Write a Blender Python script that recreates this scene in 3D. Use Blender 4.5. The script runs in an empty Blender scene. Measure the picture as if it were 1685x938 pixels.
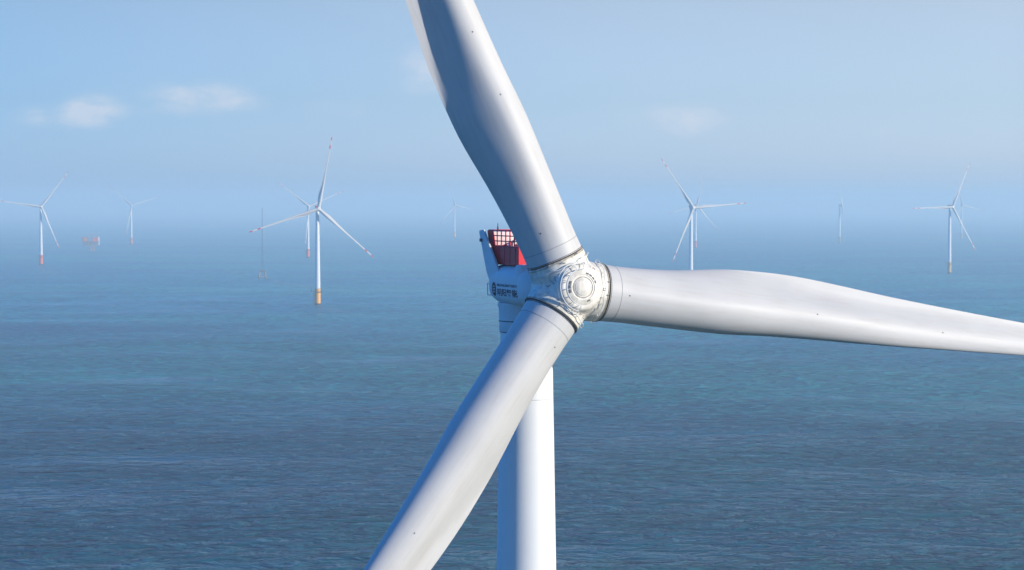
import bpy, bmesh, math, random
from mathutils import Vector, Matrix
from mathutils.bvhtree import BVHTree
random.seed(7)
R = math.radians
scene = bpy.context.scene
col = scene.collection

# ------------------------------------------------------------------ camera
CAM_Z = 105.5
cd = bpy.data.cameras.new('camera'); cam = bpy.data.objects.new('camera', cd); col.objects.link(cam)
cd.sensor_width = 36.0; cd.lens = 36.0*3276/1685
cd.clip_start = 1.0; cd.clip_end = 90000
PITCH = math.atan(134/3276)
cam.location = (0, 0, CAM_Z); cam.rotation_euler = (math.pi/2 - PITCH, 0, 0)
scene.camera = cam

# ------------------------------------------------------------------ light
SUN_AZ, SUN_EL = 68.0, 17.5          # azimuth measured from "behind the camera" towards the right
to_sun = Vector((math.sin(R(SUN_AZ))*math.cos(R(SUN_EL)), -math.cos(R(SUN_AZ))*math.cos(R(SUN_EL)), math.sin(R(SUN_EL))))
sd = bpy.data.lights.new('sun', 'SUN'); sd.energy = 5.0; sd.angle = R(0.6); sd.color = (1.0, 0.93, 0.83)
so = bpy.data.objects.new('sun', sd); col.objects.link(so)
so.rotation_euler = to_sun.to_track_quat('Z', 'Y').to_euler()

w = bpy.data.worlds.new('World'); scene.world = w; w.use_nodes = True
nt = w.node_tree; N = nt.nodes; L = nt.links
for n in list(N): N.remove(n)
def nd(tree, t, **kw):
    n = tree.nodes.new(t)
    for k, v in kw.items(): setattr(n, k, v)
    return n
SKY_STRENGTH = 0.10
out = nd(nt, 'ShaderNodeOutputWorld'); bg = nd(nt, 'ShaderNodeBackground'); bg.inputs['Strength'].default_value = SKY_STRENGTH
sky = nd(nt, 'ShaderNodeTexSky', sky_type='NISHITA', sun_disc=False)
sky.sun_elevation = R(SUN_EL); sky.sun_rotation = R(180-SUN_AZ)
sky.altitude = 100; sky.air_density = 1.0; sky.dust_density = 1.0; sky.ozone_density = 4.0
# a few small hazy cumulus low in the sky: soft patches (direction x / z, width, height) broken up by noise
tc = nd(nt, 'ShaderNodeTexCoord')
sep = nd(nt, 'ShaderNodeSeparateXYZ'); L.new(tc.outputs['Generated'], sep.inputs[0])
mp = nd(nt, 'ShaderNodeMapping'); mp.inputs['Scale'].default_value = (60, 60, 130); mp.inputs['Location'].default_value = (0.35, 0, 0.2)
L.new(tc.outputs['Generated'], mp.inputs[0])
cn = nd(nt, 'ShaderNodeTexNoise'); cn.inputs['Scale'].default_value = 1.1; cn.inputs['Detail'].default_value = 9; cn.inputs['Roughness'].default_value = 0.62
L.new(mp.outputs[0], cn.inputs['Vector'])
def wm(op, a_, b_=None):
    m_ = nd(nt, 'ShaderNodeMath', operation=op)
    for i_, v_ in enumerate((a_, b_)):
        if v_ is None: continue
        if isinstance(v_, (int, float)): m_.inputs[i_].default_value = v_
        else: L.new(v_, m_.inputs[i_])
    return m_.outputs[0]
cloud = None
for (px_, py_, w_, h_, k_) in ((166, 188, 46, 26, 1.25), (80, 198, 40, 18, .62), (300, 165, 75, 30, .62), (385, 165, 60, 26, .62), (700, 118, 45, 45, .75), (560, 180, 90, 25, .35),
                               (1145, 200, 55, 26, .75), (1060, 190, 90, 28, .35), (1420, 215, 130, 30, .3), (-300, 150, 160, 40, .5), (2000, 170, 200, 40, .5)):
    dx_ = wm('DIVIDE', wm('SUBTRACT', sep.outputs['X'], (px_-842.5)/3276), w_/3276); dz_ = wm('DIVIDE', wm('SUBTRACT', sep.outputs['Z'], (335-py_)/3276), h_/3276)
    g_ = wm('MULTIPLY', wm('EXPONENT', wm('MULTIPLY', wm('ADD', wm('MULTIPLY', dx_, dx_), wm('MULTIPLY', dz_, dz_)), -1.0)), k_)
    cloud = g_ if cloud is None else wm('ADD', cloud, g_)
cr = nd(nt, 'ShaderNodeMapRange', interpolation_type='SMOOTHSTEP'); cr.inputs['From Min'].default_value = 0.15; cr.inputs['From Max'].default_value = 1.25; cr.inputs['To Max'].default_value = 0.62
L.new(wm('MULTIPLY', cloud, wm('ADD', wm('MULTIPLY', cn.outputs['Fac'], 2.6), -0.15)), cr.inputs['Value'])
# the sky grows deeper blue with height and milkier towards the sun side
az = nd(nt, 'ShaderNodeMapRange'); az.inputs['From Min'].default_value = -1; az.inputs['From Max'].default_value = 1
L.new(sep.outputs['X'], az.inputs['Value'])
def ramp_(stops, src):
    r_ = nd(nt, 'ShaderNodeValToRGB'); e_ = r_.color_ramp.elements
    while len(e_) < len(stops): e_.new(0.5)
    for q_, (p_, c_) in zip(e_, stops): q_.position = p_; q_.color = (*c_, 1)
    L.new(src, r_.inputs['Fac']); return r_.outputs['Color']
def mix_(bt, a_, b_, f_=1.0):
    m_ = nd(nt, 'ShaderNodeMix', data_type='RGBA', blend_type=bt)
    if isinstance(f_, float): m_.inputs['Factor'].default_value = f_
    else: L.new(f_, m_.inputs['Factor'])
    L.new(a_, m_.inputs['A']); L.new(b_, m_.inputs['B']); return m_.outputs['Result']
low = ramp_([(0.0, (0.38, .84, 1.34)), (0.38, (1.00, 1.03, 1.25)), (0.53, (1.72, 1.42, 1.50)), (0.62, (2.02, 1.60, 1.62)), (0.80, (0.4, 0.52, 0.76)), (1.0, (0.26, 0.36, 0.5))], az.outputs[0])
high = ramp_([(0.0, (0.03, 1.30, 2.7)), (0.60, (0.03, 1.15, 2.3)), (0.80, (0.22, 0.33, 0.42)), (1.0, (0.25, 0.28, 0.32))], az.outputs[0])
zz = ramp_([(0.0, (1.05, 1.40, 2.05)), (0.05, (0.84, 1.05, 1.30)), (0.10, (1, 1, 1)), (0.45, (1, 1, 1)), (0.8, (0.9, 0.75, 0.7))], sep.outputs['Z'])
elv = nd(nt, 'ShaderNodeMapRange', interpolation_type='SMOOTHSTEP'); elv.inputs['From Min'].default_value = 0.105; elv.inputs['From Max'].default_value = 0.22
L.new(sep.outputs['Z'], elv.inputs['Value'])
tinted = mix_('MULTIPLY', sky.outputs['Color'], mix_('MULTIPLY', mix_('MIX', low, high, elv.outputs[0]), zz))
cfade = nd(nt, 'ShaderNodeMapRange'); cfade.inputs['From Min'].default_value = 0.16; cfade.inputs['From Max'].default_value = 0.08
L.new(sep.outputs['Z'], cfade.inputs['Value'])
cmul = nd(nt, 'ShaderNodeMath', operation='MULTIPLY'); L.new(cr.outputs[0], cmul.inputs[0]); L.new(cfade.outputs[0], cmul.inputs[1])
cm = nd(nt, 'ShaderNodeMix', data_type='RGBA'); L.new(cmul.outputs[0], cm.inputs['Factor'])
L.new(tinted, cm.inputs['A']); cm.inputs['B'].default_value = (6.3, 6.4, 6.9, 1)
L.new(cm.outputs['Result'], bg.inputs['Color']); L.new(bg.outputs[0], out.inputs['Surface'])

vs = scene.view_settings
vs.view_transform = 'Standard'; vs.look = 'None'; vs.gamma = 1.0; vs.use_curve_mapping = False
vs.exposure = 0.30
cy = scene.cycles
cy.use_denoising = True
cy.max_bounces = 6; cy.diffuse_bounces = 3; cy.glossy_bounces = 3; cy.volume_bounces = 4
cy.sample_clamp_indirect = 8
cy.caustics_reflective = False; cy.caustics_refractive = False

# ------------------------------------------------------------------ helpers
def mat(name, color, rough=0.45, spec=0.5, metallic=0.0, var=0.06, scale=0.6, streak=0.0, coat=0.0):
    m = bpy.data.materials.new(name); m.use_nodes = True
    t = m.node_tree; b = t.nodes['Principled BSDF']
    b.inputs['Roughness'].default_value = rough; b.inputs['Metallic'].default_value = metallic
    b.inputs['Specular IOR Level'].default_value = spec
    b.inputs['Coat Weight'].default_value = coat
    co = nd(t, 'ShaderNodeTexCoord')
    no = nd(t, 'ShaderNodeTexNoise'); no.inputs['Scale'].default_value = scale; no.inputs['Detail'].default_value = 6
    t.links.new(co.outputs['Object'], no.inputs['Vector'])
    mr = nd(t, 'ShaderNodeMapRange'); mr.inputs['From Min'].default_value = 0.3; mr.inputs['From Max'].default_value = 0.7
    mr.inputs['To Min'].default_value = 1-var; mr.inputs['To Max'].default_value = 1+var*0.5
    t.links.new(no.outputs['Fac'], mr.inputs['Value'])
    mx = nd(t, 'ShaderNodeMix', data_type='RGBA', blend_type='MULTIPLY'); mx.inputs['Factor'].default_value = 1
    mx.inputs['A'].default_value = (*color, 1)
    t.links.new(mr.outputs[0], mx.inputs['B'])
    res = mx.outputs['Result']
    if streak:
        mpn = nd(t, 'ShaderNodeMapping'); mpn.inputs['Scale'].default_value = (3, 3, 0.25)
        t.links.new(co.outputs['Object'], mpn.inputs[0])
        n2 = nd(t, 'ShaderNodeTexNoise'); n2.inputs['Scale'].default_value = 1.5; n2.inputs['Detail'].default_value = 8
        t.links.new(mpn.outputs[0], n2.inputs['Vector'])
        r2 = nd(t, 'ShaderNodeMapRange'); r2.inputs['From Min'].default_value = 0.50; r2.inputs['From Max'].default_value = 0.8; r2.inputs['To Max'].default_value = streak
        t.links.new(n2.outputs['Fac'], r2.inputs['Value'])
        m2 = nd(t, 'ShaderNodeMix', data_type='RGBA'); t.links.new(r2.outputs[0], m2.inputs['Factor'])
        t.links.new(res, m2.inputs['A']); m2.inputs['B'].default_value = (0.30, 0.24, 0.17, 1)
        res = m2.outputs['Result']
    t.links.new(res, b.inputs['Base Color'])
    rr = nd(t, 'ShaderNodeMapRange'); rr.inputs['To Min'].default_value = rough-0.07; rr.inputs['To Max'].default_value = rough+0.07
    t.links.new(no.outputs['Fac'], rr.inputs['Value']); t.links.new(rr.outputs[0], b.inputs['Roughness'])
    return m

M = {}
M['blade'] = mat('blade_paint', (0.515, 0.515, 0.515), 0.5, 0.25, var=0.05, scale=0.35, streak=0.2)
M['white'] = mat('tower_paint', (0.70, 0.715, 0.72), 0.5, 0.25, var=0.03, scale=0.3)
M['nacelle'] = mat('nacelle_paint', (0.60, 0.66, 0.68), 0.5, 0.25, var=0.06, scale=0.7, streak=0.12)
M['hub'] = mat('hub_paint', (0.72, 0.69, 0.62), 0.42, 0.4, var=0.22, scale=2.6, streak=0.5)
M['red'] = mat('red_paint', (0.66, 0.012, 0.03), 0.45, 0.4, var=0.1, scale=1.2)
M['band'] = mat('red_band', (0.42, 0.015, 0.04), 0.45, 0.4)
M['yellow'] = mat('yellow_paint', (0.80, 0.36, 0.02), 0.5, 0.3, var=0.15, scale=0.4, streak=0.2)
M['orange'] = mat('orange_paint', (0.72, 0.13, 0.045), 0.5, 0.3, var=0.15, scale=0.4)
M['khaki'] = mat('khaki_paint', (0.52, 0.36, 0.16), 0.55, 0.3, var=0.2, scale=0.4, streak=0.2)
M['dark'] = mat('dark_seal', (0.035, 0.035, 0.04), 0.6, 0.3)
M['rust'] = mat('rusty_seam', (0.23, 0.14, 0.07), 0.7, 0.2, var=0.4, scale=2.0)
M['stain'] = mat('stained_cream_sealant', (0.56, 0.50, 0.38), 0.6, 0.3, var=0.5, scale=2.5)
M['weed'] = mat('wet_weed', (0.05, 0.05, 0.03), 0.5, 0.3, var=0.4, scale=1.0)
M['steel'] = mat('galvanised_steel', (0.35, 0.36, 0.37), 0.45, 0.5, metallic=0.4)
M['ink'] = mat('dark_blue_lettering', (0.012, 0.022, 0.05), 0.5, 0.3)
M['dgrey'] = mat('dark_grey_paint', (0.10, 0.11, 0.13), 0.5, 0.3)

def link(name, me, mats, parent=None, mtx=None, smooth=True, angle=None):
    o = bpy.data.objects.new(name, me); col.objects.link(o)
    if not isinstance(mats, (list, tuple)): mats = [mats]
    if not me.materials:
        for m in mats: me.materials.append(m)
    if parent is not None: o.parent = parent
    if mtx is not None: o.matrix_local = mtx
    return o
def bm_obj(name, bm, mats, parent=None, mtx=None, smooth=True, ang=40):
    bmesh.ops.recalc_face_normals(bm, faces=bm.faces[:])
    me = bpy.data.meshes.new(name)
    if smooth:
        for f in bm.faces: f.smooth = True
        for e in bm.edges:
            if len(e.link_faces) == 2 and e.calc_face_angle(0) > R(ang): e.smooth = False
    bm.to_mesh(me); bm.free()
    return link(name, me, mats, parent, mtx)
def box(bm, cx, cy_, cz, sx, sy, sz, bev=0.0, mi=0, rot=None):
    r = bmesh.ops.create_cube(bm, size=1.0)
    vs_ = r['verts']
    for v in vs_: v.co = Vector((v.co.x*sx, v.co.y*sy, v.co.z*sz))
    if rot is not None:
        for v in vs_: v.co = rot @ v.co
    for v in vs_: v.co += Vector((cx, cy_, cz))
    fs = {f for v in vs_ for f in v.link_faces}
    for f in fs: f.material_index = mi
    if bev:
        es = {e for v in vs_ for e in v.link_edges}
        bmesh.ops.bevel(bm, geom=list(es), offset=bev, segments=2, affect='EDGES', profile=0.5)
def tube(bm, a, b, r, seg=10, r2=None, mi=0, cap=True):
    a = Vector(a); b = Vector(b); d = b-a
    q = d.to_track_quat('Z', 'Y').to_matrix()
    r2 = r if r2 is None else r2
    A = []; B = []
    for i in range(seg):
        t = 2*math.pi*i/seg; u = Vector((math.cos(t), math.sin(t), 0))
        A.append(bm.verts.new(a + q @ (u*r))); B.append(bm.verts.new(b + q @ (u*r2)))
    for i in range(seg):
        j = (i+1) % seg
        f = bm.faces.new((A[i], A[j], B[j], B[i])); f.material_index = mi
    if cap:
        f = bm.faces.new(A[::-1]); f.material_index = mi
        f = bm.faces.new(B); f.material_index = mi
def lathe(bm, prof, seg=64, axis=None, mi=0, close=False, cap=True):
    """prof: list of (radius, height); axis: Matrix taking local z-up to place"""
    rings = []
    for (r, z) in prof:
        ring = []
        for i in range(seg):
            t = 2*math.pi*i/seg
            p = Vector((r*math.cos(t), r*math.sin(t), z))
            if axis is not None: p = axis @ p
            ring.append(bm.verts.new(p))
        rings.append(ring)
    for k in range(len(rings)-1 + (1 if close else 0)):
        A = rings[k]; B = rings[(k+1) % len(rings)]
        for i in range(seg):
            j = (i+1) % seg
            f = bm.faces.new((A[i], A[j], B[j], B[i])); f.material_index = mi
    if cap and not close:
        f = bm.faces.new(rings[0][::-1]); f.material_index = mi
        f = bm.faces.new(rings[-1]); f.material_index = mi
def ring(bm, rad, thick, z, axis=None, seg=64, tseg=8, mi=0, hz=None):
    hz = hz or thick
    prof = [(rad+thick*math.cos(2*math.pi*i/tseg), z+hz*math.sin(2*math.pi*i/tseg)) for i in range(tseg)]
    lathe(bm, prof, seg, axis, mi, close=True)
def thing(name, label, cat, loc, rz=0, group=None):
    o = bpy.data.objects.new(name, None); col.objects.link(o)
    o.location = loc; o.rotation_euler = (0, 0, rz)
    o.empty_display_size = 2
    o['label'] = label; o['category'] = cat
    if group: o['group'] = group
    return o

# ------------------------------------------------------------------ sea
D_SEA = 30000
bm = bmesh.new()
xs = [-D_SEA, -6000, -2000, 0, 2000, 6000, D_SEA]; ys = [-1500, 0, 1500, 3000, 6000, 12000, D_SEA]
g = [[bm.verts.new((x, y, 0)) for x in xs] for y in ys]
for j in range(len(ys)-1):
    for i in range(len(xs)-1): bm.faces.new((g[j][i], g[j][i+1], g[j+1][i+1], g[j+1][i]))
ms = bpy.data.materials.new('sea_water'); ms.use_nodes = True
t = ms.node_tree; t.nodes.remove(t.nodes['Principled BSDF'])
b = nd(t, 'ShaderNodeBsdfDiffuse'); gl = nd(t, 'ShaderNodeBsdfGlossy'); fr = nd(t, 'ShaderNodeFresnel'); fr.inputs['IOR'].default_value = 1.33
mxs = nd(t, 'ShaderNodeMixShader'); so_ = [n for n in t.nodes if n.type == 'OUTPUT_MATERIAL'][0]
t.links.new(b.outputs[0], mxs.inputs[1]); t.links.new(gl.outputs[0], mxs.inputs[2]); t.links.new(mxs.outputs[0], so_.inputs['Surface'])
geo = nd(t, 'ShaderNodeNewGeometry')
def noise(scale_xyz, rot, detail, rough, loc=(0, 0, 0), dist=0.0):
    m_ = nd(t, 'ShaderNodeMapping'); m_.inputs['Scale'].default_value = scale_xyz; m_.inputs['Rotation'].default_value = (0, 0, R(rot)); m_.inputs['Location'].default_value = loc
    t.links.new(geo.outputs['Position'], m_.inputs[0])
    n_ = nd(t, 'ShaderNodeTexNoise'); n_.inputs['Scale'].default_value = 1; n_.inputs['Detail'].default_value = detail; n_.inputs['Roughness'].default_value = rough
    n_.inputs['Distortion'].default_value = dist
    t.links.new(m_.outputs[0], n_.inputs['Vector'])
    return n_.outputs['Fac']
def math_(op, a, b_=None):
    m_ = nd(t, 'ShaderNodeMath', operation=op)
    for i, v in enumerate((a, b_)):
        if v is None: continue
        if isinstance(v, (int, float)): m_.inputs[i].default_value = v
        else: t.links.new(v, m_.inputs[i])
    return m_.outputs[0]
wav = noise((1/14, 1/9.5, 1), 14, 3, 0.5, dist=0.7)
swl = noise((1/75, 1/36, 1), -10, 2, 0.5)
patch = noise((1/700, 1/300, 1), 8, 4, 0.55, (3.1, 0.7, 0))
patch2 = noise((1/1600, 1/900, 1), -10, 3, 0.5, (1.7, 4.2, 0))
chop = noise((1/8, 1/5, 1), 22, 4, 0.55, dist=0.6)
gust = noise((1/170, 1/75, 1), -16, 3, 0.5, (5.2, 1.1, 0))
gm = math_('MULTIPLY', math_('ADD', math_('MULTIPLY', gust, 2.4), -0.45), 1.25)
hgt = math_('ADD', math_('MULTIPLY', math_('ADD', math_('MULTIPLY', wav, 8.5), math_('MULTIPLY', chop, 3.6)), gm), math_('MULTIPLY', swl, 9.0))
bump = nd(t, 'ShaderNodeBump'); bump.inputs['Strength'].default_value = 1.0; bump.inputs['Distance'].default_value = 1.0
t.links.new(hgt, bump.inputs['Height']); 
for n_ in (b, gl, fr): t.links.new(bump.outputs[0], n_.inputs['Normal'])
t.links.new(math_('MULTIPLY', fr.outputs[0], 0.62), mxs.inputs[0])        # wave crests hide part of the mirror at grazing angles
ramp = nd(t, 'ShaderNodeValToRGB'); cr_ = ramp.color_ramp
cr_.elements[0].position = 0.43; cr_.elements[0].color = (0.000, 0.060, 0.108, 1)
cr_.elements[1].position = 0.56; cr_.elements[1].color = (0.003, 0.092, 0.098, 1)
t.links.new(math_('ADD', math_('MULTIPLY', patch, 0.6), math_('MULTIPLY', patch2, 0.4)), ramp.inputs['Fac'])
sx = nd(t, 'ShaderNodeSeparateXYZ'); t.links.new(geo.outputs['Position'], sx.inputs[0])
def seg_mask(x0, y0, dx, dy, length, w0, w1, soft):
    """elongated soft patch that starts at (x0, y0) and runs along (dx, dy), widening from w0 to w1"""
    h_ = math.hypot(dx, dy); dx /= h_; dy /= h_
    ax = math_('SUBTRACT', sx.outputs['X'], x0); ay = math_('SUBTRACT', sx.outputs['Y'], y0)
    al = math_('DIVIDE', math_('ADD', math_('MULTIPLY', ax, dx), math_('MULTIPLY', ay, dy)), length)
    ac = math_('ABSOLUTE', math_('SUBTRACT', math_('ADD', math_('MULTIPLY', ax, -dy), math_('MULTIPLY', ay, dx)), math_('MULTIPLY', math_('SUBTRACT', patch, 0.5), w1*1.5)))
    wd = math_('ADD', math_('MULTIPLY', al, w1-w0), w0)
    lat = nd(t, 'ShaderNodeMapRange', interpolation_type='SMOOTHSTEP'); lat.inputs['From Min'].default_value = 1; lat.inputs['From Max'].default_value = 0
    t.links.new(math_('DIVIDE', ac, math_('MAXIMUM', wd, 0.5)), lat.inputs['Value'])
    on = nd(t, 'ShaderNodeMapRange', interpolation_type='SMOOTHSTEP'); on.inputs['From Min'].default_value = 0; on.inputs['From Max'].default_value = soft
    t.links.new(al, on.inputs['Value'])
    off = nd(t, 'ShaderNodeMapRange', interpolation_type='SMOOTHSTEP'); off.inputs['From Min'].default_value = 1; off.inputs['From Max'].default_value = 0.2
    t.links.new(al, off.inputs['Value'])
    return math_('MULTIPLY', lat.outputs[0], math_('MULTIPLY', on.outputs[0], off.outputs[0]))
# silty tidal wakes behind the piles, slicks of smooth deep blue water
wake = None
for (x0, y0, ln) in ((-338, 2765, 560), (668, 2970, 420), (-806, 3400, 500), (-200, 2060, 260), (-402, 3900, 420), (-990, 5100, 500)):
    m_ = seg_mask(x0, y0, 0.28, -0.96, ln, 7, 34, 0.04)
    wake = m_ if wake is None else math_('MAXIMUM', wake, m_)
slick = None
for (x0, y0, dx, dy, ln, wd) in ((-560, 1690, 1, -0.05, 470, 85), (-900, 2320, 1, 0.1, 560, 110), (250, 1500, 1, 0.2, 900, 60), (-700, 1180, 1, -0.1, 640, 35), (560, 2050, 1, -.1, 900, 90)):
    m_ = seg_mask(x0, y0, dx, dy, ln, wd, wd*0.6, 0.25)
    slick = m_ if slick is None else math_('MAXIMUM', slick, m_)
# water colour darker near the camera, paler turquoise farther out
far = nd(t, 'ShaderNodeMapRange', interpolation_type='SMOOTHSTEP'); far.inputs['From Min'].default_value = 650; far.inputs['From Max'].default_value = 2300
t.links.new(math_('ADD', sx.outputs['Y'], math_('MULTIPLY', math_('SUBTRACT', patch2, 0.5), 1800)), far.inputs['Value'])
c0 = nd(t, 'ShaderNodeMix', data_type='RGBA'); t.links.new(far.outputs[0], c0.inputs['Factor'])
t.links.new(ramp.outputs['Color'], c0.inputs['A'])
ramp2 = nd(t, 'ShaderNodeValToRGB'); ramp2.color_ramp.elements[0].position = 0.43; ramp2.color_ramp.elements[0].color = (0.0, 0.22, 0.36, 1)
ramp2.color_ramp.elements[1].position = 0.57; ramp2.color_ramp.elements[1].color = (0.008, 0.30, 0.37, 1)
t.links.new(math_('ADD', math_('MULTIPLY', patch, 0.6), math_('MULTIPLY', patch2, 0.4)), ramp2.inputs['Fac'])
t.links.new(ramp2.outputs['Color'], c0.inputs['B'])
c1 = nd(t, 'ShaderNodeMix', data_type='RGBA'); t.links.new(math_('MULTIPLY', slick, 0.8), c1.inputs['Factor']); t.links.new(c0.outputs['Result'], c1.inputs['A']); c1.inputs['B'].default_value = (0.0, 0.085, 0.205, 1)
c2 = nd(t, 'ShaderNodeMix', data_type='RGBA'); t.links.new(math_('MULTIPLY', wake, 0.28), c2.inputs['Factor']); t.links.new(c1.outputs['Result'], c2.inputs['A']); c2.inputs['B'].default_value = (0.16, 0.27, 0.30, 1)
# light through crests painted in: water colour lightened there, darkened in troughs
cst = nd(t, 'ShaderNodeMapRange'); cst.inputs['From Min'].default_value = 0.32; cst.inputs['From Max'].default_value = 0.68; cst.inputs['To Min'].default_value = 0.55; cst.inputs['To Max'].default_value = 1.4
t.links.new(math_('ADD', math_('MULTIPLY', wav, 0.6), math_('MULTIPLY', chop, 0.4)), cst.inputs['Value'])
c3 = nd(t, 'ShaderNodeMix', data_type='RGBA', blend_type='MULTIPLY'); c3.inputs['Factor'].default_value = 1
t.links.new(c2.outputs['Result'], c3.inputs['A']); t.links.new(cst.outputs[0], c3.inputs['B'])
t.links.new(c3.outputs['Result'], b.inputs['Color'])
rr = nd(t, 'ShaderNodeMapRange'); rr.inputs['To Min'].default_value = 0.12; rr.inputs['To Max'].default_value = 0.22
t.links.new(patch, rr.inputs['Value']); t.links.new(rr.outputs[0], gl.inputs['Roughness'])
sea = bm_obj('sea', bm, ms, smooth=False); sea['kind'] = 'structure'
sea['label'] = 'rippled blue green sea reaching the hazy horizon'

# ------------------------------------------------------------------ haze
HAZE_L = 4800.0
bm = bmesh.new(); box(bm, 0, (D_SEA-1700)/2, (183-1)/2, 2*D_SEA+100, D_SEA+1700+50, 184)
mh = bpy.data.materials.new('sea_haze'); mh.use_nodes = True
t = mh.node_tree
for n in list(t.nodes): t.nodes.remove(n)
o_ = nd(t, 'ShaderNodeOutputMaterial'); pv = nd(t, 'ShaderNodeVolumePrincipled')
pv.inputs['Color'].default_value = (0.71, 0.90, 0.96, 1); pv.inputs['Density'].default_value = 1/HAZE_L; pv.inputs['Anisotropy'].default_value = 0.08
t.links.new(pv.outputs[0], o_.inputs['Volume'])
haze = bm_obj('haze', bm, mh, smooth=False); haze['kind'] = 'stuff'; haze['label'] = 'pale blue haze lying over the sea'
haze.display_type = 'WIRE'

# ------------------------------------------------------------------ turbine meshes (local: rotor faces -Y, hub 6.5 m ahead of the tower axis)
OH = 6.48; HUB_Z = 100.1
def lerp(x, xs_, ys_):
    if x <= xs_[0]: return ys_[0]
    for i in range(len(xs_)-1):
        if x <= xs_[i+1]:
            f = (x-xs_[i])/(xs_[i+1]-xs_[i]); return ys_[i]+(ys_[i+1]-ys_[i])*f
    return ys_[-1]
def smooth_lerp(x, xs_, ys_):          # Catmull-Rom
    if x <= xs_[0]: return ys_[0]
    if x >= xs_[-1]: return ys_[-1]
    for i in range(len(xs_)-1):
        if x <= xs_[i+1]:
            h = xs_[i+1]-xs_[i]; f = (x-xs_[i])/h
            def m_(k):
                if k == 0: return (ys_[1]-ys_[0])/(xs_[1]-xs_[0])
                if k == len(xs_)-1: return (ys_[-1]-ys_[-2])/(xs_[-1]-xs_[-2])
                return (ys_[k+1]-ys_[k-1])/(xs_[k+1]-xs_[k-1])
            a, c = ys_[i], ys_[i+1]; ma, mc = m_(i)*h, m_(i+1)*h
            return (2*f**3-3*f*f+1)*a+(f**3-2*f*f+f)*ma+(-2*f**3+3*f*f)*c+(f**3-f*f)*mc
    return ys_[-1]
KN = [2.2, 5, 8, 11, 14, 17, 20, 25, 30, 36, 42, 50, 60, 70, 75, 76.4]
KC = [2.80, 3.84, 4.31, 4.62, 4.44, 4.28, 3.98, 3.39, 2.86, 2.29, 1.95, 1.68, 1.55, 1.45, 1.25, 0.7]
NA = 44
def section_raw(r):
    ch = smooth_lerp(r, KN, KC)
    le = smooth_lerp(r, [5, 11, 17, 25, 40, 60], [.439, .394, .367, .41, .44, .42])
    tk = smooth_lerp(r, [8, 14, 20, 28, 40], [.68, .56, .48, .30, .20])
    tw = R(smooth_lerp(r, [5, 10, 15, 22, 40, 60, 76], [21.5, 18, 15, 13, 9, 4, 1]))
    wv = max(0, min(1, (r+0.09)/15.45)); wv = wv*wv*(3-2*wv)
    if r < 3.2: wv *= max(0, (r-1.6)/1.6)
    pb = -0.42*(r/77)**2 + 0.0131*r
    pts = []
    for i in range(2*NA-1):
        k = abs(i-(NA-1))                      # 0 at LE
        s = math.pi*k/(NA-1); x = (1-math.cos(s))/2
        yt = (0.2969*math.sqrt(x)-.126*x-.3516*x**2+.2843*x**3-.1036*x**4)*5
        camb = 0.02*math.sin(math.pi*x)
        if i < NA-1: p = -(yt*tk)*0.92-camb            # suction side from the trailing to the leading edge
        else:                                          # pressure side, hollow towards the trailing edge
            xe = smooth_lerp(r, [9, 13, 16, 19, 24, 30], [1.0, .985, .93, .86, .86, .95])
            if x < .33: f_ = math.sqrt(max(0, 1-((.33-x)/.33)**2))
            else:
                u_ = min(1, (x-.33)/(xe-.33)); k_ = max(0, min(1, (r-11)/8)); k_ = k_*k_*(3-2*k_)
                f_ = (1-k_)*(1-u_**1.35) + k_*0.5*(1+math.cos(math.pi*u_))
            p = 0.54*tk*f_
        th = -math.pi + 2*math.pi*i/(2*NA-2)
        c_ = (1-wv)*math.cos(th)*1.83 + wv*(le-x)*ch
        p_ = (1-wv)*math.sin(th)*1.83 + wv*p*ch
        c2 = c_*math.cos(tw) - p_*math.sin(tw); p2 = c_*math.sin(tw) + p_*math.cos(tw)
        pts.append((c2, -(p2+pb), r))
    return pts
R_TIP = 76.4
stations = [2.15]+[2.15+0.45*i for i in range(1, 12)]
r_ = stations[-1]
while r_ < 74.5: r_ += 0.9; stations.append(r_)
stations += [75.2, 75.8, 76.2, 76.4]
BANDS = [(0.83*R_TIP, 0.885*R_TIP), (0.955*R_TIP, R_TIP+1)]
bm = bmesh.new(); prev = None; first = None
for r in stations:
    cur = [bm.verts.new(p) for p in section_raw(r)]
    cur = cur[:-1] if r < 0 else cur
    if prev:
        for i in range(len(cur)-1):
            f = bm.faces.new((prev[i], prev[i+1], cur[i+1], cur[i]))
            mid = (pr+r)/2
            if any(a <= mid <= b_ for a, b_ in BANDS): f.material_index = 1
        f = bm.faces.new((prev[-1], prev[0], cur[0], cur[-1]))
        if any(a <= (pr+r)/2 <= b_ for a, b_ in BANDS): f.material_index = 1
    else: first = cur
    prev = cur; pr = r
bm.faces.new(first[::-1]); f = bm.faces.new(prev); f.material_index = 1
bmesh.ops.remove_doubles(bm, verts=bm.verts[:], dist=0.002)
bmesh.ops.recalc_face_normals(bm, faces=bm.faces[:])
for f in bm.faces: f.smooth = True
for e in bm.edges:
    if len(e.link_faces) == 2 and e.calc_face_angle(0) > R(50): e.smooth = False
me_blade = bpy.data.meshes.new('blade'); bm.to_mesh(me_blade)
blade_bvh = BVHTree.FromBMesh(bm); bm.free()
me_blade.materials.append(M['blade']); me_blade.materials.append(M['band'])

def blade_mtx(theta):
    """blade local (X towards leading edge, -Y upwind, Z to the tip) -> hub frame (X right, -Y upwind, Z up)"""
    c, s = math.cos(theta), math.sin(theta)
    return Matrix(((s, 0, c, 0), (0, 1, 0, 0), (-c, 0, s, 0), (0, 0, 0, 1)))
TILT = Matrix.Rotation(R(-5), 4, 'X')      # nose (-Y) tips upwards
HUBM = Matrix.Translation((0, -OH, HUB_Z)) @ TILT

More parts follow.
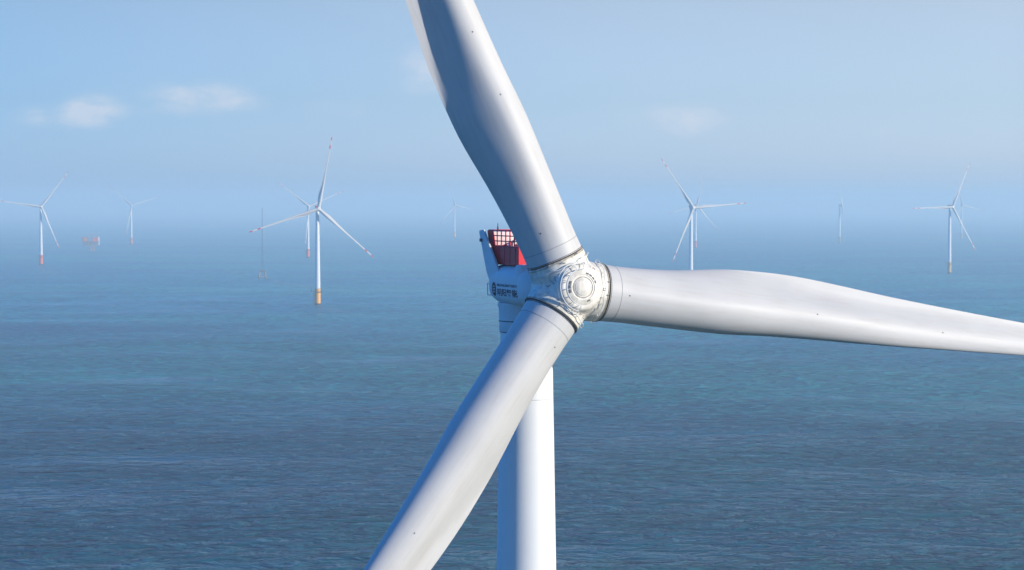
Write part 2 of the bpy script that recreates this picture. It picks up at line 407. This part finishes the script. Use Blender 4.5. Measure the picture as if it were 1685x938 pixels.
# hub casting: blended union remeshed
def remeshed(bm, voxel, smooth_it, name):
    me = bpy.data.meshes.new(name+'_raw'); bm.to_mesh(me); bm.free()
    o = bpy.data.objects.new(name+'_raw', me); col.objects.link(o)
    m1 = o.modifiers.new('r', 'REMESH'); m1.mode = 'VOXEL'; m1.voxel_size = voxel; m1.use_smooth_shade = True
    m2 = o.modifiers.new('s', 'SMOOTH'); m2.iterations = smooth_it; m2.factor = 0.5
    bpy.context.view_layer.update()
    dg = bpy.context.evaluated_depsgraph_get()
    res = bpy.data.meshes.new_from_object(o.evaluated_get(dg))
    res.name = name
    bpy.data.objects.remove(o); bpy.data.meshes.remove(me)
    for p in res.polygons: p.use_smooth = True
    return res
bm = bmesh.new()
bmesh.ops.create_uvsphere(bm, u_segments=48, v_segments=32, radius=2.16)
for k in range(3):
    d = blade_mtx(2*math.pi*k/3)
    lathe(bm, [(1.9, 0.2), (1.9, 1.9), (1.86, 2.08)], 56, d)
AX = Matrix.Rotation(R(90), 4, 'X')        # local z -> -Y (upwind)
lathe(bm, [(1.75, -2.0), (1.85, -0.5), (1.75, 1.3), (1.45, 2.0), (1.30, 2.12)], 56, AX)
me_hub = remeshed(bm, 0.075, 14, 'hub'); me_hub.materials.append(M['hub'])

# ------------------------------------------------------------------ nacelle
def sup(hw, zb, zt, n=44, e=3.2):
    pts = []
    zc = (zb+zt)/2; hh = (zt-zb)/2
    for i in range(n):
        t_ = 2*math.pi*i/n; c, s = math.cos(t_), math.sin(t_)
        pts.append((hw*math.copysign(abs(c)**(2/e), c), zc+hh*math.copysign(abs(s)**(2/e), s)))
    return pts
NS = [  # a (along the axis, 0 at the hub), half width, bottom, top, exponent
 (-1.75, 1.55, -1.15, 1.20, 2.2), (-1.95, 1.78, -1.25, 1.32, 2.4), (-2.6, 1.98, -1.33, 1.40, 2.9), (-3.6, 2.10, -1.36, 1.42, 3.2),
 (-5.0, 2.14, -1.36, 1.42, 3.3), (-6.6, 2.12, -1.36, 1.42, 3.3), (-7.6, 2.02, -1.30, 1.40, 3.2), (-8.2, 1.96, -1.14, 1.36, 3.2),
 (-8.65, 1.70, -0.85, 1.25, 2.8), (-8.85, 1.35, -0.6, 1.05, 2.5)]
def nac_bm():
    bm = bmesh.new(); prev = None
    for (a, hw, zb, zt, e) in NS:
        cur = [bm.verts.new((x, -OH-a, HUB_Z+z)) for x, z in sup(hw, zb, zt, 44, e)]
        if prev:
            for i in range(44): bm.faces.new((prev[i], prev[(i+1) % 44], cur[(i+1) % 44], cur[i]))
        else: bm.faces.new(cur[::-1])
        prev = cur
    bm.faces.new(prev)
    bmesh.ops.recalc_face_normals(bm, faces=bm.faces[:])
    return bm
bm = nac_bm(); nac_bvh = BVHTree.FromBMesh(bm); bm.free()
def P(a, l, z): return Vector((-l, -OH-a, HUB_Z+z))     # axis, left, height -> turbine frame

def poly_prism(bm, pts, off, mi=0):
    A = [bm.verts.new(p) for p in pts]; B = [bm.verts.new(Vector(p)+Vector(off)) for p in pts]
    bm.faces.new(A).material_index = mi; bm.faces.new(B[::-1]).material_index = mi
    n = len(A)
    for i in range(n): bm.faces.new((A[i], B[i], B[(i+1) % n], A[(i+1) % n])).material_index = mi

def build_turbine(t, theta0, detail, base_mat, hoist=True):
    T = {}
    # tower
    bm = bmesh.new()
    lathe(bm, [(2.75, 17.3), (2.72, 22), (2.45, 45), (2.18, 66), (1.99, 81), (1.79, 92.6)], 72)
    bm_obj('tower', bm, M['white'], t)
    bm = bmesh.new()
    lathe(bm, [(1.788, 92.62), (1.72, 97.0)], 72)
    bm_obj('tower_top', bm, M['white'], t)
    bm = bmesh.new()
    lathe(bm, [(1.74, 97.02), (1.80, 97.10), (1.80, 97.75), (1.83, 97.78), (1.83, 98.55), (1.9, 98.72), (1.9, 98.95)], 72)
    yb = bm_obj('yaw_collar', bm, M['nacelle'], t)
    bm = bmesh.new()
    ring(bm, 1.81, 0.035, 97.76, seg=72); ring(bm, 1.745, 0.03, 97.02, seg=72)
    bm_obj('seam_ring', bm, M['dark'], yb)
    # foundation
    bm = bmesh.new()
    lathe(bm, [(3.0, -6), (3.0, 13.2), (2.9, 13.4), (2.9, 17.0)], 48)
    fd = bm_obj('foundation', bm, base_mat, t)
    bm = bmesh.new(); lathe(bm, [(3.04, -5), (3.04, 1.2), (3.01, 1.9)], 48); bm_obj('tide_band', bm, M['weed'], fd)
    bm = bmesh.new()
    lathe(bm, [(3.05, 13.6), (5.0, 13.6), (5.0, 13.9), (3.05, 13.9)], 40, close=True)
    box(bm, -6.3, -0.5, 13.75, 4.0, 3.0, 0.3)
    for k in range(24):
        an = 2*math.pi*k/24; x, y = 4.9*math.cos(an), 4.9*math.sin(an)
        tube(bm, (x, y, 13.9), (x, y, 15.1), 0.05, 5)
    ring(bm, 4.9, 0.05, 15.1, seg=40, tseg=5); ring(bm, 4.9, 0.04, 14.5, seg=40, tseg=5)
    bm_obj('access_platform', bm, M['dgrey'], t)
    bm = bmesh.new()
    tube(bm, (-6.6, -0.5, 13.9), (-6.6, -0.5, 17.6), 0.22, 8); tube(bm, (-6.6, -0.5, 17.4), (-9.6, -0.9, 18.2), 0.18, 8)
    box(bm, -6.6, -0.5, 15.0, 1.2, 1.2, 1.4, 0.08)
    bm_obj('davit_crane', bm, M['dgrey'], t)
    bm = bmesh.new()
    for s in (-0.9, 0.9):
        tube(bm, (-3.9, s-1.2, -3), (-3.9, s-1.2, 12.5), 0.28, 8)
    for k in range(26): tube(bm, (-3.9, -2.1, k*0.48), (-3.9, -0.3, k*0.48), 0.05, 5)
    for z in (1.5, 6, 11):
        tube(bm, (-3.9, -2.1, z), (-2.6, -1.2, z), 0.16, 6); tube(bm, (-3.9, -0.3, z), (-2.8, -0.3, z), 0.16, 6)
    bm_obj('boat_landing', bm, M['dgrey'], fd)
    # nacelle
    na = bm_obj('nacelle', nac_bm(), M['nacelle'], t)
    # tail fins carrying the hoist platform
    for s in (1, -1):
        bm = bmesh.new()
        pts = [P(-9.97, 1.95*s, 3.48), P(-9.9, 1.95*s, 3.6), P(-9.22, 1.95*s, 3.66), P(-7.05, 1.95*s, 1.42), P(-6.6, 1.95*s, 0.9), P(-8.3, 1.95*s, 0.35), P(-8.75, 1.95*s, 1.0)]
        poly_prism(bm, pts, (0.14*s, 0, 0))
        bmesh.ops.bevel(bm, geom=bm.edges[:], offset=0.03, segments=2, affect='EDGES')
        fin = bm_obj('tail_fin', bm, M['nacelle'], t)
        if detail and s == 1:
            bm = bmesh.new(); box(bm, -2.0, -OH+9.55, HUB_Z+2.95, 0.02, 0.42, 0.22); bm_obj('fin_marking', bm, M['ink'], fin)
    # red hoist platform on the roof: box with a railing, white cooler behind it
    bm = bmesh.new()
    poly_prism(bm, [P(-8.75, 1.62, 1.36), P(-4.1, 1.62, 1.36), P(-4.1, 1.62, 2.55), P(-9.15, 1.62, 2.55)], (3.24, 0, 0))
    bmesh.ops.bevel(bm, geom=bm.edges[:], offset=0.025, segments=1, affect='EDGES')
    for k in range(5): box(bm, -1.63, -OH+4.6+0.9*k, HUB_Z+1.95, 0.03, 0.05, 1.1)
    hp = bm_obj('hoist_platform', bm, M['red'], t, smooth=False)
    bm = bmesh.new()
    loop = [(-9.1, 1.58), (-4.15, 1.58), (-4.15, -1.58), (-9.1, -1.58)]
    for z in (2.58, 2.92, 3.27, 3.62):
        for i in range(4):
            a0, a1 = loop[i], loop[(i+1) % 4]
            tube(bm, P(a0[0], a0[1], z), P(a1[0], a1[1], z), 0.055 if z > 3.5 else 0.042, 6)
    for k in range(8):
        a = -9.1+4.95*k/7
        for l in (1.58, -1.58): tube(bm, P(a, l, 2.5), P(a, l, 3.62), 0.05, 6)
    for k in range(1, 5):
        l = 1.58-3.16*k/5
        for a in (-9.1, -4.15): tube(bm, P(a, l, 2.5), P(a, l, 3.62), 0.05, 6)
    bm_obj('railing', bm, M['red'], hp)
    bm = bmesh.new()
    poly_prism(bm, [P(-9.35, 1.6, 3.6), P(-8.35, 1.6, 3.6), P(-7.95, 1.6, 2.56), P(-9.0, 1.6, 2.56)], (0.05, 0, 0))
    bm_obj('end_plate', bm, M['red'], hp, smooth=False)
    bm = bmesh.new(); box(bm, 0, -OH+8.75, HUB_Z+3.06, 2.9, 0.25, 0.9, 0.04)
    bm_obj('cooler_panel', bm, M['white'], t)
    if detail:
        bm = bmesh.new(); p = P(-7.6, 1.58, 3.6); tube(bm, p, p+Vector((0, 0, 0.28)), 0.05, 6); tube(bm, p+Vector((0, 0, .28)), p+Vector((0, 0, .5)), 0.025, 6)
        bm_obj('wind_sensor', bm, M['dark'], t)
        bm = bmesh.new(); p = P(-6.0, 1.3, 2.56)
        lathe(bm, [(0.2, 0), (0.2, 0.25), (0.06, 0.4)], 16, Matrix.Translation(p))
        bm_obj('beacon_lamp', bm, M['white'], t)
        bm = bmesh.new(); lathe(bm, [(0.55, 0.2), (0.55, 1.25), (0.45, 1.42), (0.2, 1.47)], 32, Matrix.Translation(P(-3.55, 1.5, 0)))
        cw = bm_obj('vent_cowl', bm, M['nacelle'], t)
        bm = bmesh.new()
        q = [P(-8.75, 1.45, 0.05), P(-8.95, 1.75, 0.05), P(-8.95, 1.75, -0.72), P(-8.5, 1.5, -0.72)]
        for i in range(3): tube(bm, q[i], q[i+1], 0.03, 6)
        bm_obj('handrail', bm, M['steel'], t)
    # front flange / dark gap between nacelle and hub
    bm = bmesh.new(); lathe(bm, [(1.70, -2.25), (1.70, -1.6)], 56, HUBM @ AX)
    bm_obj('rotor_bearing', bm, M['dgrey'], t)
    # rotor
    rot = HUBM @ Matrix.Rotation(-theta0, 4, 'Y')
    hub = link('hub', me_hub, M['hub'], t, rot)
    for k in range(3):
        bl = link('blade', me_blade, M['blade'], t, rot @ blade_mtx(2*math.pi*k/3))
        T.setdefault('blades', []).append(bl)
    T['hub'] = hub
    return T

GROUP = 'wind turbines of the offshore farm'
F = 3276.0
TX, TY = 0.955, 131.83
PSI = R(23.5)
main = thing('wind_turbine', 'huge white turbine filling the foreground with red railing and lettering on its nacelle', 'wind turbine', (TX, TY, 0), PSI, GROUP)
T = build_turbine(main, R(-7.0), True, M['yellow'])

# --- rotor details of the near turbine
hub = T['hub']
BZ = [blade_mtx(2*math.pi*k/3) for k in range(3)]
for k in range(3):
    th_ = (0.022, 0.016, 0.045)[k]
    bm = bmesh.new(); ring(bm, 1.872, th_, 2.09, BZ[k], seg=80, hz=th_); bm_obj('collar_seal', bm, M['dark'] if k != 1 else M['rust'], hub)
    bm = bmesh.new(); ring(bm, 1.90, 0.02, 1.97, BZ[k], seg=80, hz=0.03); bm_obj('collar_flange', bm, M['stain'], hub)
    # grab rail following the collar on its upwind half
    bm = bmesh.new(); prev_ = None
    for q in range(19):
        an = R(-90-78+156*q/18) ; rr_ = 2.08
        p = BZ[k] @ Vector((rr_*math.cos(an), rr_*math.sin(an), 1.62+0.05*math.sin(q*1.7)))
        if prev_ is not None: tube(bm, prev_, p, 0.024, 6)
        if q % 3 == 0: tube(bm, p, BZ[k] @ Vector((1.8*math.cos(an), 1.8*math.sin(an), 1.58)), 0.02, 5)
        prev_ = p
    bm_obj('collar_rail', bm, M['white'], hub)
    bl = T['blades'][k]
    bm = bmesh.new(); ring(bm, 1.838, 0.012, 2.2, None, seg=80, hz=0.02); bm_obj('root_gap', bm, M['dark'], bl)
    bm = bmesh.new()
    sec = section_raw(2.95); n_ = len(sec)-1
    for i in range(n_):
        a = Vector(sec[i]); c = Vector(sec[i+1])
        tube(bm, a, c, 0.011, 5, cap=False)
    bm_obj('root_seam', bm, M['dgrey'], bl)
# nose assembly
nz = Matrix.Rotation(R(7.4), 4, 'Y')        # keep the nose level although the hub is turned
bm = bmesh.new()
lathe(bm, [(1.16, 1.98), (1.12, 2.14), (1.00, 2.21), (0.84, 2.26), (0.80, 2.27), (0.78, 2.23), (0.70, 2.23), (0.68, 2.27)], 64, AX)
nose = bm_obj('nose_cap', bm, M['hub'], hub)
bm = bmesh.new()
lathe(bm, [(0.58, 2.20), (0.56, 2.30), (0.48, 2.335), (0.25, 2.37), (0.02, 2.38)], 48, AX)
bm_obj('hatch', bm, M['hub'], nose)
bm = bmesh.new(); ring(bm, 0.64, 0.018, 2.27, AX, seg=64)
bm_obj('groove_seal', bm, M['dgrey'], nose)
bm = bmesh.new()
for dg in (28, 44, 60, 76, 168, 184, 201, 300):
    an = R(dg); bm = bmesh.new()
    box(bm, 0, 0, 0, 0.10, 0.20, 0.05, 0.01, rot=Matrix.Rotation(an, 3, 'Z'))
    for v in bm.verts: v.co = AX @ (v.co+Vector((0.90*math.cos(an), 0.90*math.sin(an), 2.245)))
    bm_obj('vent_slot', bm, M['dgrey'], nose, smooth=False)
bm = bmesh.new()
def arc(rad, z, r0):
    pv_ = None
    for q in range(21):
        an = R(95+170*q/20); p = AX @ Vector((rad*math.cos(an), rad*math.sin(an), z))
        if pv_ is not None: tube(bm, pv_, p, r0, 6)
        pv_ = p
arc(1.52, 2.16, 0.028); arc(1.18, 2.40, 0.028); arc(1.66, 1.98, 0.022)
for k in range(8):
    an = R(95+170*k/7); u = Vector((math.cos(an), math.sin(an), 0))
    tube(bm, AX @ (u*1.52+Vector((0, 0, 2.16))), AX @ (u*1.18+Vector((0, 0, 2.40))), 0.022, 6)
    tube(bm, AX @ (u*1.18+Vector((0, 0, 2.40))), AX @ (u*1.12+Vector((0, 0, 2.18))), 0.022, 6)
    tube(bm, AX @ (u*1.52+Vector((0, 0, 2.16))), AX @ (u*1.40+Vector((0, 0, 1.92))), 0.022, 6)
bm_obj('nose_railing', bm, M['white'], hub)
hub_bvh = None
_b = bmesh.new(); _b.from_mesh(me_hub); hub_bvh = BVHTree.FromBMesh(_b); _b.free()
def on_hub(d):
    d = Vector(d).normalized()
    h, n_, _, _ = hub_bvh.ray_cast(d*6, -d)
    return h, n_
# lifting lugs and hooks scattered over the casting
for k in range(34):
    an = 2*math.pi*(k+0.7*random.random())/34; el = random.uniform(0.62, 1.25)
    d = Vector((math.cos(an)*math.sin(el), -math.cos(el), math.sin(an)*math.sin(el)))
    h, n_ = on_hub(d)
    if h is None: continue
    tg = n_.cross(Vector((0, 0, 1))).normalized(); tg = (Matrix.Rotation(random.uniform(0, 3.1), 3, n_) @ tg); bt = n_.cross(tg)
    bm = bmesh.new(); s = random.uniform(0.07, 0.22); kind = k % 4
    if kind == 0:
        tube(bm, h-tg*s, h-tg*s*0.6+n_*0.12, 0.022, 6); tube(bm, h-tg*s*0.6+n_*0.12, h+tg*s*0.6+n_*0.12, 0.022, 6); tube(bm, h+tg*s*0.6+n_*0.12, h+tg*s, 0.022, 6)
        nm, mm_ = 'lifting_lug', M['steel']
    elif kind == 1:
        tube(bm, h-tg*s-bt*s*.5+n_*.02, h+n_*0.05, 0.02, 6); tube(bm, h+n_*0.05, h+tg*s-bt*s*.6+n_*.02, 0.02, 6)
        nm, mm_ = 'cable_bracket', M['dgrey']
    elif kind == 2:
        q = Matrix((tg, bt, n_)).transposed()
        box(bm, 0, 0, 0, s*1.3, s*.9, 0.05, 0.012, rot=q)
        for v in bm.verts: v.co += h
        nm, mm_ = 'cover_plate', M['hub']
    else:
        pts_ = [h+tg*(q_*s*0.7-s)+bt*s*0.5*math.sin(q_*1.1+k)+n_*0.03 for q_ in range(5)]
        pts_ = [on_hub(p_)[0] or p_ for p_ in pts_]
        for q_ in range(4): tube(bm, pts_[q_], pts_[q_+1], 0.018, 5)
        nm, mm_ = 'cable', M['dgrey']
    bm_obj(nm, bm, mm_, hub)
# small dark receptors / drain holes on the blades (pressure side)
for (k, r, c) in ((0, 3.5, 0.15), (0, 17.6, -0.1), (0, 28.0, 0.1), (1, 17.2, 0.2), (1, 13.0, 0.2), (1, 4.1, -.9), (2, 4.0, -0.8), (2, 18.5, 0.35)):
    tw = 0.16
    h, n_, _, _ = blade_bvh.ray_cast(Vector((c, -8, r)), Vector((0, 1, 0)))
    if h is None: continue
    bm = bmesh.new(); q = n_.to_track_quat('Z', 'Y').to_matrix().to_4x4()
    lathe(bm, [(0.045, -0.01), (0.045, 0.012), (0.02, 0.018)], 14, Matrix.Translation(h) @ q)
    bm_obj('lightning_receptor', bm, M['dark'], T['blades'][k])

# --- lettering on the nacelle's left flank
nacelle = [o for o in main.children if o.name.startswith('nacelle')][0]
def wrap_flank(bm, off):
    for v in bm.verts:
        h, n_, _, _ = nac_bvh.ray_cast(Vector((-6, v.co.y, v.co.z)), Vector((1, 0, 0)))
        if h is not None: v.co = h + n_*off
def text_mesh(body, size_w, size_h, a0, z0):
    """text running towards the rotor along the left flank; a0 = axis coordinate of its start, z0 = base line"""
    cu = bpy.data.curves.new('lettering', 'FONT'); cu.body = body; cu.size = 1; cu.offset = 0.02; cu.resolution_u = 4
    o = bpy.data.objects.new('lettering_tmp', cu); col.objects.link(o); bpy.context.view_layer.update()
    me = bpy.data.meshes.new_from_object(o.evaluated_get(bpy.context.evaluated_depsgraph_get()))
    bpy.data.objects.remove(o); bpy.data.curves.remove(cu)
    b2 = bmesh.new(); b2.from_mesh(me); bpy.data.meshes.remove(me)
    xs_ = [v.co.x for v in b2.verts]; ys_ = [v.co.y for v in b2.verts]
    x0, x1, y0, y1 = min(xs_), max(xs_), min(ys_), max(ys_)
    for v in b2.verts:
        a = a0+(v.co.x-x0)/(x1-x0)*size_w; z = z0+(v.co.y-y0)/(y1-y0)*size_h
        v.co = P(a, 0, z)
    bmesh.ops.triangulate(b2, faces=b2.faces[:])
    bmesh.ops.subdivide_edges(b2, edges=[e for e in b2.edges if e.calc_length() > 0.25], cuts=2)
    wrap_flank(b2, 0.012)
    return b2
bm_obj('lettering', text_mesh('\u660e\u9633\u667a\u80fd', 3.15, 0.50, -6.45, -0.66), M['ink'], nacelle, smooth=False)
bm_obj('lettering', text_mesh('MINGYANG SMART ENERGY', 3.15, 0.17, -6.45, -0.03), M['ink'], nacelle, smooth=False)
bm = bmesh.new(); bmesh.ops.create_circle(bm, cap_ends=True, cap_tris=True, segments=40, radius=0.46)
bmesh.ops.subdivide_edges(bm, edges=bm.edges[:], cuts=2)
for v in bm.verts: v.co = P(-7.10+v.co.x, 0, -0.24+v.co.y)
wrap_flank(bm, 0.012)
em = bm_obj('emblem', bm, M['ink'], nacelle, smooth=False)
bm = bmesh.new()
for z in (-0.42, -0.24, -0.06):
    r = bmesh.ops.create_grid(bm, x_segments=4, y_segments=1, size=0.5)
    for v in r['verts']: v.co = P(-7.10+v.co.x*0.44, 0, z+v.co.y*0.06)
wrap_flank(bm, 0.02)
bm_obj('emblem_bars', bm, M['nacelle'], nacelle, smooth=False)

# ------------------------------------------------------------------ background turbines (copied from one plain prototype)
def copy_tree(o, parent):
    c = o.copy(); col.objects.link(c)
    if parent is not None: c.parent = parent
    for ch in list(o.children): copy_tree(ch, c)
    return c
BG = [  # px of tower, py of waterline, yaw, rotor phase, base colour, label
 (522.5, 502, 16, 78.2, 'yellow', 'white turbine with red-banded blade tips and bright yellow base, tallest of the distant ones'),
 (1137.0, 470, 22, 4.5, 'yellow', 'distant turbine whose foot is hidden behind the huge right-hand blade'),
 (1562.5, 450, 28, 61.2, 'khaki', 'distant turbine with drab khaki base and one blade pointing level to the left'),
 (67.5, 436, 23, 51.7, 'orange', 'distant turbine with orange red base farthest left, beside the offshore platform'),
 (507.0, 424, 23, 22.7, 'orange', 'hazy turbine with reddish base close behind the yellow based turbine'),
 (216.3, 402, 24, 17.5, 'orange', 'small hazy turbine just right of the orange offshore platform'),
 (748.0, 391, 22, -13, 'yellow', 'very faint turbine in the haze left of the huge nacelle'),
 (1144.5, 408, 22, 73, 'orange', 'faint turbine peeking out right behind the turbine with hidden foot'),
 (1381.3, 400, 78, 20, 'khaki', 'small hazy turbine standing alone with its rotor seen edge on'),
 (1581.8, 393, 20, -13, 'khaki', 'faintest turbine, right behind the khaki based turbine'),
]
BASE_Y = 335.0
for i, (px, py, yaw, ph, bmn, lab) in enumerate(BG):
    d = F*CAM_Z/(py-BASE_Y)
    x = (px-842.5)/F*d
    t_ = thing('wind_turbine', lab, 'wind turbine', (x, d, 0), R(yaw), GROUP)
    if i == 0:
        build_turbine(t_, R(ph), False, M[bmn]); proto = t_
    else:
        rot0 = HUBM @ Matrix.Rotation(-R(ph), 4, 'Y'); kb = 0
        for ch in list(proto.children):
            c = copy_tree(ch, t_)
            if ch.name.startswith('hub'): c.matrix_local = rot0
            elif ch.name.startswith('blade'):
                c.matrix_local = rot0 @ blade_mtx(2*math.pi*kb/3); kb += 1
            elif ch.name.startswith('foundation'):
                c.data = ch.data.copy(); c.data.materials.clear(); c.data.materials.append(M[bmn])

# ------------------------------------------------------------------ offshore substation
def at(px, py):
    d = F*CAM_Z/(py-BASE_Y); return ((px-842.5)/F*d, d, 0)
M['plat'] = mat('platform_paint', (0.09, 0.14, 0.20), 0.5, 0.3, var=0.2, scale=0.2)
M['brown'] = mat('rust_brown_panels', (0.50, 0.20, 0.09), 0.5, 0.3, var=0.2, scale=0.2)
M['beige'] = mat('beige_panels', (0.42, 0.26, 0.16), 0.5, 0.3, var=0.2, scale=0.2)
st = thing('substation', 'orange and grey offshore platform on a short pedestal, between the two left turbines', 'offshore platform', at(149, 413), R(12))
bm = bmesh.new()
for sx in (-1, 1):
    for sy in (-6, 6): tube(bm, (4+sx*4.2, sy, -5), (4+sx*3.4, sy*0.8, 11), 1.1, 12)
for z in (1.5, 7):
    for sy in (-5.6, 5.6): tube(bm, (0, sy, z), (8, sy, z), 0.5, 8)
bm_obj('jacket', bm, M['brown'], st)
bm = bmesh.new(); box(bm, 1, 0, 11.6, 27, 20, 1.2, 0.1); box(bm, 0, 0, 21.2, 40, 24, 0.8, 0.1)
for x in (-15, -5, 5, 15):
    for y in (-10.5, 10.5): tube(bm, (x*0.8, y*0.8, 12), (x, y, 31), 0.45, 8)
bm_obj('deck', bm, M['beige'], st)
bm = bmesh.new(); box(bm, -1, 0, 16.5, 31, 18, 8.6, 0.2)
for k in range(7): box(bm, -12+3.4*k, -9.1, 16.5, 0.5, 0.3, 8)
bm_obj('equipment_hall', bm, M['plat'], st)
bm = bmesh.new(); box(bm, -11.5, 0, 26, 14, 18, 8.5, 0.2); box(bm, -12, 0, 31.2, 16, 20, 0.6)
bm_obj('transformer_module', bm, M['brown'], st)
bm = bmesh.new(); box(bm, 11, -1, 25.4, 12, 16, 7.5, 0.2); box(bm, 11, 0, 30, 13, 18, 0.5)
bm_obj('control_module', bm, M['orange'], st)
bm = bmesh.new(); box(bm, 18.4, -5, 22, 2.6, 6, 19, 0.15); bm_obj('stair_tower', bm, M['white'], st)
bm = bmesh.new(); tube(bm, (14, 2, 30), (14, 2, 36), 0.5, 8); tube(bm, (14, 2, 35.5), (-2, 0, 37), 0.4, 8); bm_obj('crane', bm, M['orange'], st)

# ------------------------------------------------------------------ lattice met mast
mm = thing('met_mast', 'thin grey lattice mast on a small legged platform left of the yellow based turbine', 'mast', at(431.5, 459), R(10))
bm = bmesh.new()
for sx in (-1, 1):
    for sy in (-1, 1): tube(bm, (sx*5.0, sy*4.4, -4), (sx*3.7, sy*3.4, 10.5), 0.8, 10)
for z in (3.5,):
    for sy in (-4, 4): tube(bm, (-4.2, sy, z), (4.2, sy, z), 0.3, 8)
bm_obj('jacket', bm, M['beige'], mm)
bm = bmesh.new()
for sx in (-1, 1):
    for sy in (-1, 1): tube(bm, (sx*5.05, sy*4.45, -3), (sx*4.8, sy*4.3, 3.4), 1.3, 10)
bm_obj('pile_sleeve', bm, M['dgrey'], mm)
bm = bmesh.new(); box(bm, 0, 0, 10.6, 8.8, 7.8, 2.0, 0.1)
for k in range(9): tube(bm, (-4.2+k*1.05, -3.8, 11.5), (-4.2+k*1.05, -3.8, 12.7), 0.06, 5)
tube(bm, (-4.2, -3.8, 12.7), (4.2, -3.8, 12.7), 0.06, 5)
bm_obj('deck', bm, M['dgrey'], mm)
bm = bmesh.new()
def mw(z): return 1.3-0.95*(z-11.5)/88
cs = ((1, 0), (-0.5, 0.87), (-0.5, -0.87))
z = 11.5
while z < 99:
    z2 = min(99.5, z+2.2)
    for i in range(3):
        a, b2 = cs[i], cs[(i+1) % 3]
        tube(bm, (a[0]*mw(z), a[1]*mw(z), z), (a[0]*mw(z2), a[1]*mw(z2), z2), 0.13, 5)
        tube(bm, (a[0]*mw(z), a[1]*mw(z), z), (b2[0]*mw(z2), b2[1]*mw(z2), z2), 0.05, 4)
        tube(bm, (a[0]*mw(z2), a[1]*mw(z2), z2), (b2[0]*mw(z2), b2[1]*mw(z2), z2), 0.05, 4)
    z = z2
bm_obj('lattice_mast', bm, M['dgrey'], mm)
